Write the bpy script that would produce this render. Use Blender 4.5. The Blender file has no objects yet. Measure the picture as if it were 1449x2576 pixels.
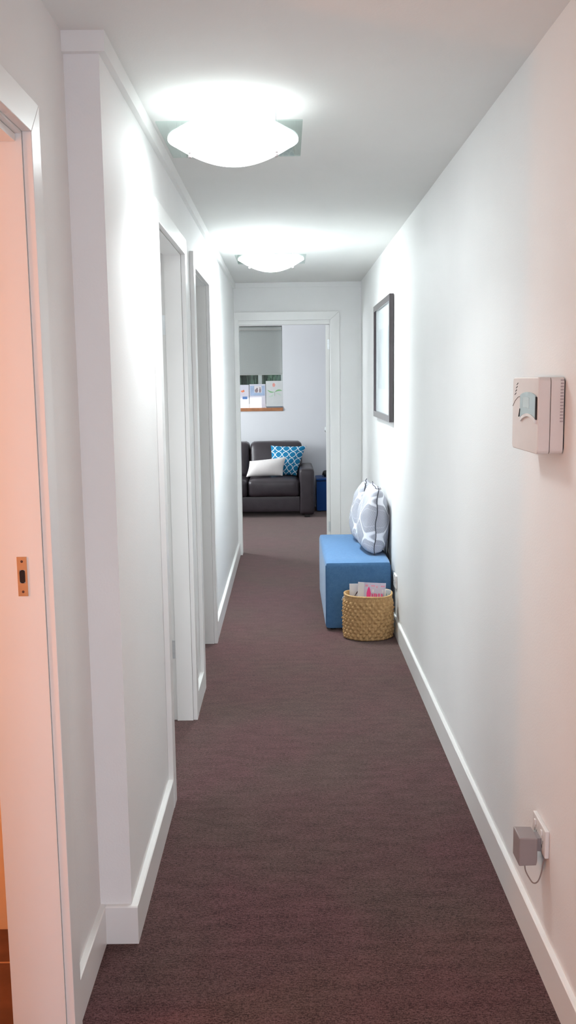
import bpy, bmesh, math, random
from mathutils import Vector, Matrix, noise
random.seed(7)
SC = bpy.context.scene
COL = SC.collection
PI = math.pi

# ------------------------------------------------------------------ helpers
def lin(c):
    c = c / 255.0
    return c / 12.92 if c <= 0.04045 else ((c + 0.055) / 1.055) ** 2.4
def rgb(r, g, b): return (lin(r), lin(g), lin(b), 1.0)
def hexc(h): return rgb(int(h[0:2], 16), int(h[2:4], 16), int(h[4:6], 16))

def base_mat(name):
    m = bpy.data.materials.new(name); m.use_nodes = True
    nt = m.node_tree
    return m, nt, nt.nodes['Principled BSDF']

def mat(name, col, rough=0.5, metal=0.0, spec=0.5, var=0.0, scale=30.0, bump=0.0, bscale=None, coat=0.0, sheen=0.0):
    """procedural material: base colour with a little noise variation and bump"""
    m, nt, b = base_mat(name)
    N, L = nt.nodes, nt.links
    b.inputs['Roughness'].default_value = rough
    b.inputs['Metallic'].default_value = metal
    b.inputs['Specular IOR Level'].default_value = spec
    b.inputs['Coat Weight'].default_value = coat
    b.inputs['Sheen Weight'].default_value = sheen
    tc = N.new('ShaderNodeTexCoord')
    ns = N.new('ShaderNodeTexNoise'); ns.inputs['Scale'].default_value = scale; ns.inputs['Detail'].default_value = 5
    L.new(tc.outputs['Object'], ns.inputs['Vector'])
    mr = N.new('ShaderNodeMapRange'); mr.inputs['From Min'].default_value = .3; mr.inputs['From Max'].default_value = .7
    mr.inputs['To Min'].default_value = 1 - var; mr.inputs['To Max'].default_value = 1 + var
    L.new(ns.outputs['Fac'], mr.inputs['Value'])
    mx = N.new('ShaderNodeVectorMath'); mx.operation = 'SCALE'
    mx.inputs[0].default_value = col[:3]
    L.new(mr.outputs['Result'], mx.inputs['Scale'])
    L.new(mx.outputs['Vector'], b.inputs['Base Color'])
    if bump:
        n2 = N.new('ShaderNodeTexNoise'); n2.inputs['Scale'].default_value = bscale or scale; n2.inputs['Detail'].default_value = 4
        L.new(tc.outputs['Object'], n2.inputs['Vector'])
        bp = N.new('ShaderNodeBump'); bp.inputs['Strength'].default_value = 1.0; bp.inputs['Distance'].default_value = bump
        L.new(n2.outputs['Fac'], bp.inputs['Height']); L.new(bp.outputs['Normal'], b.inputs['Normal'])
    return m

class NB:
    """tiny node builder for maths"""
    def __init__(s, nt): s.nt = nt
    def _in(s, sock, v):
        if hasattr(v, 'links') or hasattr(v, 'is_linked'): s.nt.links.new(v, sock)
        else: sock.default_value = v
    def m(s, op, a, b=None, c=None):
        n = s.nt.nodes.new('ShaderNodeMath'); n.operation = op
        s._in(n.inputs[0], a)
        if b is not None: s._in(n.inputs[1], b)
        if c is not None: s._in(n.inputs[2], c)
        return n.outputs[0]
    def mix(s, f, a, b):
        n = s.nt.nodes.new('ShaderNodeMix'); n.data_type = 'RGBA'
        s._in(n.inputs[0], f); s._in(n.inputs[6], a); s._in(n.inputs[7], b)
        return n.outputs[2]
    def noise(s, vec, scale, detail=4, rough=.5):
        n = s.nt.nodes.new('ShaderNodeTexNoise'); n.inputs['Scale'].default_value = scale
        n.inputs['Detail'].default_value = detail; n.inputs['Roughness'].default_value = rough
        s.nt.links.new(vec, n.inputs['Vector']); return n.outputs['Fac']
    def ramp(s, v, lo, hi, a=0.0, b=1.0):
        n = s.nt.nodes.new('ShaderNodeMapRange'); s._in(n.inputs[0], v)
        n.inputs[1].default_value = lo; n.inputs[2].default_value = hi
        n.inputs[3].default_value = a; n.inputs[4].default_value = b
        return n.outputs[0]
    def coord(s, which='Object', scale=(1, 1, 1)):
        tc = s.nt.nodes.new('ShaderNodeTexCoord'); mp = s.nt.nodes.new('ShaderNodeMapping')
        mp.inputs['Scale'].default_value = scale
        s.nt.links.new(tc.outputs[which], mp.inputs['Vector']); return mp.outputs['Vector']
    def sep(s, vec):
        n = s.nt.nodes.new('ShaderNodeSeparateXYZ'); s.nt.links.new(vec, n.inputs[0]); return n.outputs
    def bump(s, h, dist):
        n = s.nt.nodes.new('ShaderNodeBump'); n.inputs['Distance'].default_value = dist
        s.nt.links.new(h, n.inputs['Height']); return n.outputs['Normal']

def box(bm, x0, x1, y0, y1, z0, z1, bev=0.0, seg=2):
    x0, x1 = min(x0, x1), max(x0, x1); y0, y1 = min(y0, y1), max(y0, y1); z0, z1 = min(z0, z1), max(z0, z1)
    r = bmesh.ops.create_cube(bm, size=1.0)
    vs = r['verts']
    for v in vs:
        v.co = Vector(((x0 + x1) / 2 + v.co.x * (x1 - x0), (y0 + y1) / 2 + v.co.y * (y1 - y0), (z0 + z1) / 2 + v.co.z * (z1 - z0)))
    if bev > 0:
        es = list({e for v in vs for e in v.link_edges})
        bmesh.ops.bevel(bm, geom=es, offset=bev, segments=seg, profile=0.5, affect='EDGES')
    return vs

def prism(bm, pts, axis, a, b):
    """extrude a 2D outline along an axis: axis 'x' -> pts (y,z); 'y' -> (x,z); 'z' -> (x,y)"""
    def P(p, t):
        return {'x': (t, p[0], p[1]), 'y': (p[0], t, p[1]), 'z': (p[0], p[1], t)}[axis]
    A = [bm.verts.new(P(p, a)) for p in pts]; B = [bm.verts.new(P(p, b)) for p in pts]
    n = len(pts)
    bm.faces.new(A); bm.faces.new(B[::-1])
    for i in range(n):
        j = (i + 1) % n
        bm.faces.new((A[i], B[i], B[j], A[j]))

def tube(bm, pts, r, n=8, caps=True):
    pts = [Vector(p) for p in pts]
    rings = []
    up = Vector((0, 0, 1))
    prev = None
    for i, p in enumerate(pts):
        t = (pts[min(i + 1, len(pts) - 1)] - pts[max(i - 1, 0)]).normalized()
        if prev is None:
            a = t.cross(up)
            if a.length < 1e-3: a = t.cross(Vector((1, 0, 0)))
        else:
            a = prev - t * prev.dot(t)
        a.normalize(); prev = a
        b = t.cross(a)
        rr = r[i] if isinstance(r, (list, tuple)) else r
        rings.append([bm.verts.new(p + a * (rr * math.cos(2 * PI * k / n)) + b * (rr * math.sin(2 * PI * k / n))) for k in range(n)])
    for i in range(len(rings) - 1):
        for k in range(n):
            bm.faces.new((rings[i][k], rings[i][(k + 1) % n], rings[i + 1][(k + 1) % n], rings[i + 1][k]))
    if caps:
        bm.faces.new(rings[0][::-1]); bm.faces.new(rings[-1])

def lathe(bm, prof, n=24, center=(0, 0, 0), axis='z'):
    """prof: list of (radius, height)"""
    c = Vector(center); rings = []
    def P(r, h, a):
        x, y = r * math.cos(a), r * math.sin(a)
        return c + {'z': Vector((x, y, h)), 'x': Vector((h, x, y)), 'y': Vector((x, h, y))}[axis]
    for r, h in prof:
        if r < 1e-6: rings.append([bm.verts.new(P(0, h, 0))])
        else: rings.append([bm.verts.new(P(r, h, 2 * PI * k / n)) for k in range(n)])
    for i in range(len(rings) - 1):
        A, B = rings[i], rings[i + 1]
        for k in range(n):
            k2 = (k + 1) % n
            if len(A) == 1 and len(B) == 1: continue
            if len(A) == 1: bm.faces.new((A[0], B[k2], B[k]))
            elif len(B) == 1: bm.faces.new((A[k], A[k2], B[0]))
            else: bm.faces.new((A[k], A[k2], B[k2], B[k]))

def puff(bm, x0, x1, y0, y1, z0, z1, r, bulge=(0, 0, 0), cuts=9, wob=0.0):
    """soft rounded upholstery block; bulge = how far the middle of the x / y / z faces swells"""
    before = set(bm.verts)
    vs = bmesh.ops.create_cube(bm, size=2.0)['verts']
    es = list({e for v in vs for e in v.link_edges})
    bmesh.ops.subdivide_edges(bm, edges=es, cuts=cuts, use_grid_fill=True)
    allv = [v for v in bm.verts if v not in before]
    c = Vector(((x0 + x1) / 2, (y0 + y1) / 2, (z0 + z1) / 2)); h = Vector(((x1 - x0) / 2, (y1 - y0) / 2, (z1 - z0) / 2))
    for v in allv:
        u = v.co.copy()
        # denser near edges
        u = Vector([math.copysign(abs(t) ** 0.75, t) if abs(t) > 1e-6 else 0 for t in u])
        p = Vector((u.x * h.x, u.y * h.y, u.z * h.z))
        q = Vector([max(-(h[i] - r), min(h[i] - r, p[i])) for i in range(3)])
        d = p - q
        if d.length > 1e-9: p = q + d.normalized() * r if (abs(d.x) > 1e-9) + (abs(d.y) > 1e-9) + (abs(d.z) > 1e-9) > 1 else q + d
        fx = (1 - u.y ** 2) * (1 - u.z ** 2); fy = (1 - u.x ** 2) * (1 - u.z ** 2); fz = (1 - u.x ** 2) * (1 - u.y ** 2)
        p += Vector((bulge[0] * fx * u.x, bulge[1] * fy * u.y, bulge[2] * fz * u.z))
        if wob:
            nv = noise.noise_vector((p + c) * 9.0)
            p += nv * wob
        v.co = c + p

def obj(name, bm, m, parent=None, smooth=None, bevel=0.0):
    bmesh.ops.recalc_face_normals(bm, faces=bm.faces[:])
    me = bpy.data.meshes.new(name); bm.to_mesh(me); bm.free()
    if smooth is not None:
        for p in me.polygons: p.use_smooth = True
        me.set_sharp_from_angle(angle=math.radians(smooth))
    for mm in (m if isinstance(m, (list, tuple)) else [m]): me.materials.append(mm)
    o = bpy.data.objects.new(name, me); COL.objects.link(o)
    if parent is not None:
        o.parent = parent
        o.matrix_parent_inverse = parent.matrix_world.inverted()
    if bevel:
        md = o.modifiers.new('bevel', 'BEVEL'); md.width = bevel; md.segments = 2; md.limit_method = 'ANGLE'
    return o

def thing(name, label, cat, loc=(0, 0, 0), group=None):
    o = bpy.data.objects.new(name, None); COL.objects.link(o)
    o.empty_display_size = .05
    o.location = loc
    o.matrix_world = Matrix.Translation(loc)
    o['label'] = label; o['category'] = cat
    if group: o['group'] = group
    return o
def tag(o, label, cat, group=None):
    o['label'] = label; o['category'] = cat
    if group: o['group'] = group
    return o
def struct(name, bm, m, label=None, parent=None, **k):
    o = obj(name, bm, m, parent, **k)
    if parent is None:
        o['kind'] = 'structure'; o['category'] = name.split('_')[0]
        if label: o['label'] = label
    return o
def struct_empty(name, loc, label, cat):
    o = thing(name, label, cat, loc); o['kind'] = 'structure'
    return o
B = bmesh.new

# ------------------------------------------------------------------ materials
WALL = mat('wall_paint', rgb(240, 240, 239), .62, spec=.3, var=.012, scale=3, bump=.0004, bscale=160)
CEILM = mat('ceiling_paint', rgb(238, 238, 235), .8, spec=.2, var=.012, scale=3, bump=.0004, bscale=160)
TRIM = mat('gloss_trim_paint', rgb(240, 240, 238), .32, spec=.45, var=.008, scale=6)
ENDWALL = mat('end_room_paint', rgb(226, 227, 231), .7, spec=.25, var=.012, scale=3)
BATH = mat('bathroom_bounce_tint', rgb(240, 214, 180), .6, spec=.3, var=.02, scale=4)  # warm tint put into the wall colour to turn bounced light orange
CHROME = mat('brushed_steel', rgb(225, 230, 232), .45, metal=.85, var=.03, scale=80)
BRASS = mat('satin_brass', rgb(206, 170, 130), .35, metal=.7, var=.04, scale=60)
DARK = mat('dark_cavity', rgb(34, 28, 30), .8, var=.05)
PLASTIC = mat('white_plastic', rgb(226, 224, 222), .38, var=.01, scale=20)
PLASTIC2 = mat('warm_grey_plastic', rgb(222, 215, 211), .45, var=.015, scale=20)
ADAPT = mat('grey_plastic', rgb(150, 140, 140), .5, var=.03, scale=40)
LEATHER = mat('espresso_leather', rgb(56, 49, 54), .36, spec=.5, var=.10, scale=14, bump=.0012, bscale=120)
LEGM = mat('black_wood', rgb(30, 26, 26), .5, var=.1)
BLACKFR = mat('black_brown_frame', rgb(56, 46, 50), .16, spec=.5, var=.06, scale=40, coat=.2)
MATB = mat('white_mat_board', rgb(236, 240, 244), .7, var=.01)
TIMBER = mat('orange_timber', rgb(168, 112, 74), .45, var=.15, scale=18)
BLINDM = mat('grey_blind_fabric', rgb(150, 154, 152), .85, spec=.15, var=.03, scale=220)
ALU = mat('powder_coated_frame', rgb(150, 158, 158), .45, var=.02)
PAPER = mat('white_paper', rgb(226, 226, 230), .6, var=.015, scale=20)
PINK = mat('pink_ink', rgb(246, 70, 150), .5, var=.03)
PALEPINK = mat('pale_pink_ink', rgb(232, 160, 190), .5, var=.03)
PHOTO = mat('dark_photo_ink', rgb(86, 58, 50), .4, var=.4, scale=90)
LILAC = mat('lilac_cover', rgb(205, 200, 222), .4, var=.05, scale=30)
PALEBLUE = mat('pale_blue_cover', rgb(190, 208, 220), .4, var=.06, scale=30)
TEAL = mat('teal_ink', rgb(110, 158, 180), .45, var=.1, scale=60)
NAVY = mat('royal_blue_fabric', rgb(28, 74, 140), .8, spec=.2, var=.06, scale=90, bump=.0006, bscale=500, sheen=.2)
BLACKO = mat('black_rubber', rgb(24, 26, 28), .5, var=.1)
WHITEC = mat('off_white_cotton', rgb(232, 226, 224), .85, spec=.2, var=.02, scale=60, bump=.0008, bscale=500, sheen=.2)
PIPING = mat('charcoal_piping', rgb(52, 55, 66), .7, var=.08, scale=200)
RUBBER = mat('grey_cable', rgb(150, 138, 134), .5, var=.03)
TILE_W = mat('tile_grout', rgb(190, 150, 120), .8, var=.05)

def carpet_mat():
    m, nt, b = base_mat('carpet'); n = NB(nt)
    v = n.coord('Object', (1, 1, 1))
    vr = n.coord('Object', (80, 190, 60))          # loops lie in rows across the hall
    rows = n.noise(vr, 1.0, 3, .6)
    fine = n.noise(v, 230, 3, .7)
    patch = n.noise(v, 2.2, 3, .5)
    mid = n.noise(n.coord('Object', (9, 26, 9)), 1.0, 4, .6)
    t = n.m('ADD', n.m('MULTIPLY', rows, .34), n.m('ADD', n.m('MULTIPLY', fine, .50), n.m('MULTIPLY', mid, .16)))
    f = n.ramp(t, .415, .585)
    c1 = n.mix(f, hexc('2c1a1a'), hexc('6f4d4f'))
    c2 = n.mix(n.ramp(patch, .36, .64, 0.0, .7), c1, n.mix(f, hexc('2a211d'), hexc('67544e')))
    nt.links.new(c2, b.inputs['Base Color'])
    b.inputs['Roughness'].default_value = .95; b.inputs['Specular IOR Level'].default_value = .1
    b.inputs['Sheen Weight'].default_value = .45; b.inputs['Sheen Roughness'].default_value = .35; b.inputs['Sheen Tint'].default_value = (1, .84, .80, 1)
    nt.links.new(n.bump(n.m('ADD', rows, fine), .0010), b.inputs['Normal'])
    return m
CARPET = carpet_mat()

def tile_mat():
    m, nt, b = base_mat('brown_floor_tile'); n = NB(nt)
    v = n.coord('Object')
    c = n.mix(n.ramp(n.noise(v, 9, 5, .6), .35, .65), hexc('5c3a2c'), hexc('744c3a'))
    nt.links.new(c, b.inputs['Base Color']); b.inputs['Roughness'].default_value = .35
    return m
TILE = tile_mat()

def bench_mat(name, c1, c2):
    m, nt, b = base_mat(name); n = NB(nt)
    v = n.coord('Object')
    weave = n.noise(n.coord('Object', (600, 600, 240)), 1.0, 2, .6)
    blot = n.noise(v, 45, 4, .6)
    f = n.ramp(n.m('ADD', n.m('MULTIPLY', weave, .62), n.m('MULTIPLY', blot, .38)), .30, .70)
    nt.links.new(n.mix(f, c1, c2), b.inputs['Base Color'])
    b.inputs['Roughness'].default_value = .85; b.inputs['Specular IOR Level'].default_value = .2
    b.inputs['Sheen Weight'].default_value = .25
    nt.links.new(n.bump(weave, .0006), b.inputs['Normal'])
    return m
BENCH = bench_mat('blue_bench_fabric', hexc('436c99'), hexc('5a88b4'))

def lattice_mat():
    """teal-blue cushion cloth with a white quatrefoil lattice"""
    m, nt, b = base_mat('quatrefoil_cloth'); n = NB(nt)
    uv = n.sep(n.coord('UV'))
    K = 2 * PI * 4.4
    a = n.m('MULTIPLY', uv[0], K); c = n.m('MULTIPLY', uv[1], K)
    ca, cc = n.m('COSINE', a), n.m('COSINE', c)
    c3 = n.m('ADD', n.m('COSINE', n.m('MULTIPLY', a, 3.0)), n.m('COSINE', n.m('MULTIPLY', c, 3.0)))
    g = n.m('ADD', n.m('ADD', n.m('ADD', ca, cc), n.m('MULTIPLY', c3, .12)), n.m('MULTIPLY', n.m('ADD', n.m('MULTIPLY', ca, cc), 1.0), .42))
    w = n.ramp(n.m('ABSOLUTE', g), .26, .42, 1.0, 0.0)
    blot = n.noise(n.coord('UV'), 8, 3)
    blue = n.mix(blot, hexc('1c76a6'), hexc('2a8ab8'))
    nt.links.new(n.mix(w, blue, hexc('e4eef4')), b.inputs['Base Color'])
    b.inputs['Roughness'].default_value = .85; b.inputs['Specular IOR Level'].default_value = .2
    return m
LATTICE = lattice_mat()

def ogee_mat():
    """white cloth printed with fine grey hatching inside an ogee lattice"""
    m, nt, b = base_mat('hatched_ogee_cloth'); n = NB(nt)
    vec = n.coord('UV'); uv = n.sep(vec)
    K = 2 * PI * 2.3
    wob = n.m('MULTIPLY', n.m('SUBTRACT', n.noise(vec, 5, 2), .5), .5)
    a = n.m('ADD', n.m('MULTIPLY', uv[0], K), wob); c = n.m('ADD', n.m('MULTIPLY', uv[1], K * .8), wob)
    g = n.m('ADD', n.m('COSINE', a), n.m('COSINE', c))
    line = n.ramp(n.m('ABSOLUTE', g), .10, .22, 1.0, 0.0)
    # inner outline of every cell
    line2 = n.ramp(n.m('ABSOLUTE', n.m('SUBTRACT', n.m('ABSOLUTE', g), .95)), .02, .07, .35, 0.0)
    sgn = n.m('GREATER_THAN', g, 0.0)
    d1 = n.m('ADD', n.m('MULTIPLY', uv[0], 760.0), n.m('MULTIPLY', uv[1], 480.0))
    d2 = n.m('SUBTRACT', n.m('MULTIPLY', uv[0], 760.0), n.m('MULTIPLY', uv[1], 480.0))
    d = n.m('ADD', n.m('MULTIPLY', sgn, d1), n.m('MULTIPLY', n.m('SUBTRACT', 1.0, sgn), d2))
    hatch = n.ramp(n.m('SINE', d), -.2, .5)
    cloth = n.mix(hatch, hexc('d2d4dd'), hexc('7f828e'))
    c2 = n.mix(line, cloth, hexc('f4f6fb'))
    c3 = n.mix(line2, c2, hexc('f0f2f8'))
    nt.links.new(c3, b.inputs['Base Color'])
    b.inputs['Roughness'].default_value = .85; b.inputs['Specular IOR Level'].default_value = .2
    return m
OGEE = ogee_mat()

def basket_mat():
    m, nt, b = base_mat('woven_straw'); n = NB(nt)
    v = n.coord('Object')
    f = n.ramp(n.noise(v, 60, 4, .6), .32, .68)
    strands = n.noise(n.coord('Object', (500, 500, 90)), 1.0, 3, .6)
    c = n.mix(f, hexc('ac8450'), hexc('d2ab76'))
    c = n.mix(n.ramp(strands, .4, .75, 0, .35), c, hexc('e0c294'))
    nt.links.new(c, b.inputs['Base Color'])
    b.inputs['Roughness'].default_value = .6
    nt.links.new(n.bump(strands, .0008), b.inputs['Normal'])
    return m
STRAW = basket_mat()

def emit_mat(name, col, strength):
    m, nt, b = base_mat(name)
    b.inputs['Base Color'].default_value = (.9, .9, .9, 1); b.inputs['Roughness'].default_value = .4
    b.inputs['Emission Color'].default_value = col
    b.inputs['Emission Strength'].default_value = strength
    return m

def thin_glass(name, tint, refl_rough=.02, trans=1.0):
    m = bpy.data.materials.new(name); m.use_nodes = True
    nt = m.node_tree; N, L = nt.nodes, nt.links
    for x in list(N): N.remove(x)
    out = N.new('ShaderNodeOutputMaterial'); mix = N.new('ShaderNodeMixShader')
    tr = N.new('ShaderNodeBsdfTransparent'); gl = N.new('ShaderNodeBsdfGlossy'); lw = N.new('ShaderNodeLayerWeight')
    tr.inputs['Color'].default_value = tint; gl.inputs['Roughness'].default_value = refl_rough
    lw.inputs['Blend'].default_value = .5
    pw = N.new('ShaderNodeMath'); pw.operation = 'POWER'; pw.inputs[1].default_value = 5.0
    ma = N.new('ShaderNodeMath'); ma.operation = 'MULTIPLY_ADD'; ma.inputs[1].default_value = .5; ma.inputs[2].default_value = .025
    L.new(lw.outputs['Facing'], pw.inputs[0]); L.new(pw.outputs[0], ma.inputs[0])
    L.new(ma.outputs[0], mix.inputs[0]); L.new(tr.outputs[0], mix.inputs[1]); L.new(gl.outputs[0], mix.inputs[2])
    L.new(mix.outputs[0], out.inputs[0])
    return m
GLASS = thin_glass('window_glass', (.93, .97, .96, 1))
GREEN_GLASS = thin_glass('green_tinted_glass', (.90, .965, .945, 1))
PICGLASS = thin_glass('picture_glass', (.97, .98, .98, 1))
LENS = mat('grey_green_lens', rgb(150, 172, 176), .22, spec=.6, var=.05, scale=25)

# ------------------------------------------------------------------ key measures (metres); camera stands at x=0, y=0
ZC = 2.416
XR = 0.6635                 # right wall face
XL = -0.4527                # face of the stepped-out left wall
XN = -0.5406                # face of the near left wall
YS = 2.419                  # where the left wall steps out
YE = 8.277; YE2 = 8.397     # end wall
YB = 11.5                   # back wall of the end room
XRL = -2.6; XRR = 1.7       # end room sides
YBACK = -2.4                # behind the camera

# ------------------------------------------------------------------ shell
bm = B(); box(bm, -3.0, 2.0, YBACK - .15, YB + .25, -.12, 0)
struct('floor', bm, CARPET, 'brown flecked carpet running down the hallway into the end room')
bm = B(); box(bm, -3.0, 2.0, YBACK - .15, YB + .25, ZC, ZC + .12)
struct('ceiling', bm, CEILM, 'plain white hallway ceiling with two glass lights')
bm = B(); box(bm, -2.55, -.668, .28, 2.472, 0, .006)
for y in (1.72, 2.316):
    box(bm, -2.55, -.668, y - .003, y + .003, .0061, .0068)
for x in (-.9 - .6, -.9 - 1.2): box(bm, x - .003, x + .003, .28, 2.472, .0061, .0068)
o = struct('floor_bathroom', bm, [TILE, TILE_W], 'brown tiled floor with pale grout beyond the near left doorway')
for p in o.data.polygons:
    if p.center.z > .0062 and p.area < .2: p.material_index = 1

bm = B(); box(bm, XR, XR + .12, YBACK - .1, YE, 0, ZC)
struct('wall_right', bm, WALL, 'long plain white right wall of the hallway')
# left wall, stepped out, with two doorways
D2a, D2b, D3a, D3b = 3.310, 4.131, 4.600, 5.400
HA, HB = 2.108, 2.104
XK = -.578
MG = .018   # masonry cut back behind the jamb linings
bm = B()
K2 = XK + .002
box(bm, K2, XL, YS, D2a - MG, 0, ZC); box(bm, K2, XL, D2b + MG, D3a - MG, 0, ZC); box(bm, K2, XL, D3b + MG, YE, 0, ZC)
box(bm, K2, XL, D2a - MG, D2b + MG, HA + MG, ZC); box(bm, K2, XL, D3a - MG, D3b + MG, HB + MG, ZC)
struct('wall_left', bm, WALL, 'white left wall stepping out past the first doorway, with two more doorways')
D1a, D1b, H1 = 1.18, 2.000, 2.074
bm = B()
box(bm, -.664, XN, YBACK - .1, D1a - MG, 0, ZC); box(bm, -.664, XN, D1b + MG, YS, 0, ZC); box(bm, -.664, XN, D1a - MG, D1b + MG, H1 + MG, ZC)
struct('wall_near_left', bm, WALL, 'short grey-white wall around the near left doorway')
# end wall with doorway
EL, ER, EH = -.4185, .3925, 2.088
bm = B()
box(bm, XRL - .1, EL, YE, YE2, 0, ZC); box(bm, ER, XRR + .1, YE, YE2, 0, ZC); box(bm, EL, ER, YE, YE2, EH, ZC)
struct('wall_end', bm, WALL, 'white wall closing the hallway around the end doorway')
# end room
WX0, WX1, WZ0, WZ1 = -1.95, -.044, 1.197, 2.236
bm = B()
box(bm, XRL - .1, WX0, YB, YB + .22, 0, ZC); box(bm, WX1, XRR + .1, YB, YB + .22, 0, ZC)
box(bm, WX0, WX1, YB, YB + .22, 0, WZ0); box(bm, WX0, WX1, YB, YB + .22, WZ1, ZC)
struct('wall_back', bm, ENDWALL, 'pale grey back wall of the end room with a window')
bm = B(); box(bm, XRR, XRR + .1, YE2, YB, 0, ZC)
struct('wall_room_right', bm, ENDWALL, 'right side wall of the end room')
# left side wall of the end room, with an unseen side window added to let fill light in
SY0, SY1, SZ0, SZ1 = 9.55, 10.9, 1.0, 2.1
bm = B()
box(bm, XRL - .1, XRL, YE2, SY0, 0, ZC); box(bm, XRL - .1, XRL, SY1, YB, 0, ZC)
box(bm, XRL - .1, XRL, SY0, SY1, 0, SZ0); box(bm, XRL - .1, XRL, SY0, SY1, SZ1, ZC)
struct('wall_room_left', bm, ENDWALL, 'left side wall of the end room with an added side window')
# rooms behind the left doorways
bm = B(); box(bm, -2.65, -2.55, .2, 2.60, 0, ZC); box(bm, -2.55, -.666, .18, .28, 0, ZC); box(bm, -2.55, -.666, 2.472, 2.56, 0, ZC)
struct('wall_bathroom', bm, BATH, 'warm lit walls of the room behind the near left doorway')
bm = B(); box(bm, -2.65, -2.55, 2.60, YE, 0, ZC); box(bm, -2.55, XK, 4.40, 4.48, 0, ZC); box(bm, -2.55, XK, 2.56, 2.62, 0, ZC)
struct('wall_side_rooms', bm, WALL, 'walls of the two rooms behind the left doorways')
# behind the camera: wall with a glazed entry
bm = B()
box(bm, XN, -.36, YBACK - .1, YBACK, 0, ZC); box(bm, .46, XR, YBACK - .1, YBACK, 0, ZC); box(bm, -.36, .46, YBACK - .1, YBACK, 2.05, ZC)
struct('wall_entry', bm, WALL, 'wall behind the viewer with a glazed door')

# ------------------------------------------------------------------ trims, baseboards
BH = .1115
def bb_profile(face, wall, z=BH):
    s = 1 if face > wall else -1
    return [(wall, 0), (face, 0), (face, z - .003), (face - s * .003, z), (wall, z)]
bm = B(); prism(bm, bb_profile(.6492, XR), 'y', YBACK, YE)
struct('baseboard_right', bm, TRIM, 'white baseboard along the right wall')
bm = B()
XB = -.4344
for a, b in ((YS, 3.235), (4.203, 4.515), (5.472, YE)):
    prism(bm, bb_profile(XB, XL), 'y', a, b)
# return across the face of the step
prism(bm, [(YS, 0), (YS - .016, 0), (YS - .016, BH - .003), (YS - .013, BH), (YS, BH)], 'x', XN + .016, XB)
struct('baseboard_left', bm, TRIM, 'white baseboard along the stepped-out left wall')
bm = B(); prism(bm, bb_profile(-.5246, XN), 'y', 2.072, YS); prism(bm, bb_profile(-.5246, XN), 'y', YBACK, D1a - .075)
struct('baseboard_near_left', bm, TRIM, 'short white baseboard beside the near left doorway')
bm = B(); prism(bm, [(YE, 0), (YE - .016, 0), (YE - .016, BH), (YE, BH)], 'x', .474, XR)
struct('baseboard_end', bm, TRIM, 'baseboard on the end wall behind the blue bench')
bm = B(); prism(bm, [(YB, 0), (YB - .016, 0), (YB - .016, BH), (YB, BH)], 'x', XRL, XRR)
struct('baseboard_back', bm, TRIM, 'baseboard of the end room')
# cornice board on the step and left wall
ZT = 2.367
bm = B()
box(bm, XL, -.4346, YS - .018, YE, ZT, ZC)
box(bm, XN, XL, YS - .018, YS, ZT, ZC)
struct('trim_1', bm, TRIM, 'square white cornice board along the top of the left wall')
bm = B(); box(bm, -.4346, XR, YE - .010, YE, 2.372, ZC, .002)
struct('trim_2', bm, WALL, 'thin cornice strip at the top of the end wall')

# ------------------------------------------------------------------ door frames
def arch_piece(bm, axis, a, b, face, wall, o, i):
    box(bm, *( (wall, face) if axis == 'z' else (wall, face)), min(o, i), max(o, i), a, b, .003)

def side_frame(name, label, ya, yb, h, wall, back, face, aw=.070, setb=.005, stop=True, hinges=None):
    """frame of a doorway in a wall that runs along Y; ya..yb clear opening, jamb linings sit in the wall"""
    e = struct_empty(name, (wall, (ya + yb) / 2, 0), label, 'door frame')
    bm = B()
    box(bm, back, wall, ya, ya + .0195, 0, h); box(bm, back, wall, yb - .0195, yb, 0, h); box(bm, back, wall, ya + .0195, yb - .0195, h - .0195, h)
    return e, bm

# door_1 : near left doorway (opening y 1.20..2.00)
e1 = struct_empty('door_1', (XN, 1.6, 0), 'near left doorway with white architrave glowing orange inside', 'doorway')
bm = B(); JT = .02
box(bm, -.666, XN - .0005, D1b, D1b + MG, 0, H1 + MG)
box(bm, -.666, XN - .0005, D1a - MG, D1a, 0, H1 + MG)
box(bm, -.666, XN - .0005, D1a, D1b, H1, H1 + MG)
obj('jamb', bm, TRIM, e1)
bm = B()
AF = -.5206
for p in ([(D1b + .005, 0), (D1b + .005, H1 + .005), (D1b + .075, H1 + .075), (D1b + .075, 0)], [(D1a - .005, 0), (D1a - .005, H1 + .005), (D1a - .075, H1 + .075), (D1a - .075, 0)],
          [(D1a - .005, H1 + .005), (D1b + .005, H1 + .005), (D1b + .075, H1 + .075), (D1a - .075, H1 + .075)]):
    prism(bm, p, 'x', XN, AF)
obj('architrave', bm, TRIM, e1, bevel=.0015)
bm = B(); box(bm, -.600, -.553, D1a + .001, D1b - .001, H1 - .016, H1 - .001, .001)
obj('head_stop', bm, TRIM, e1)
sp = B()
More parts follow.
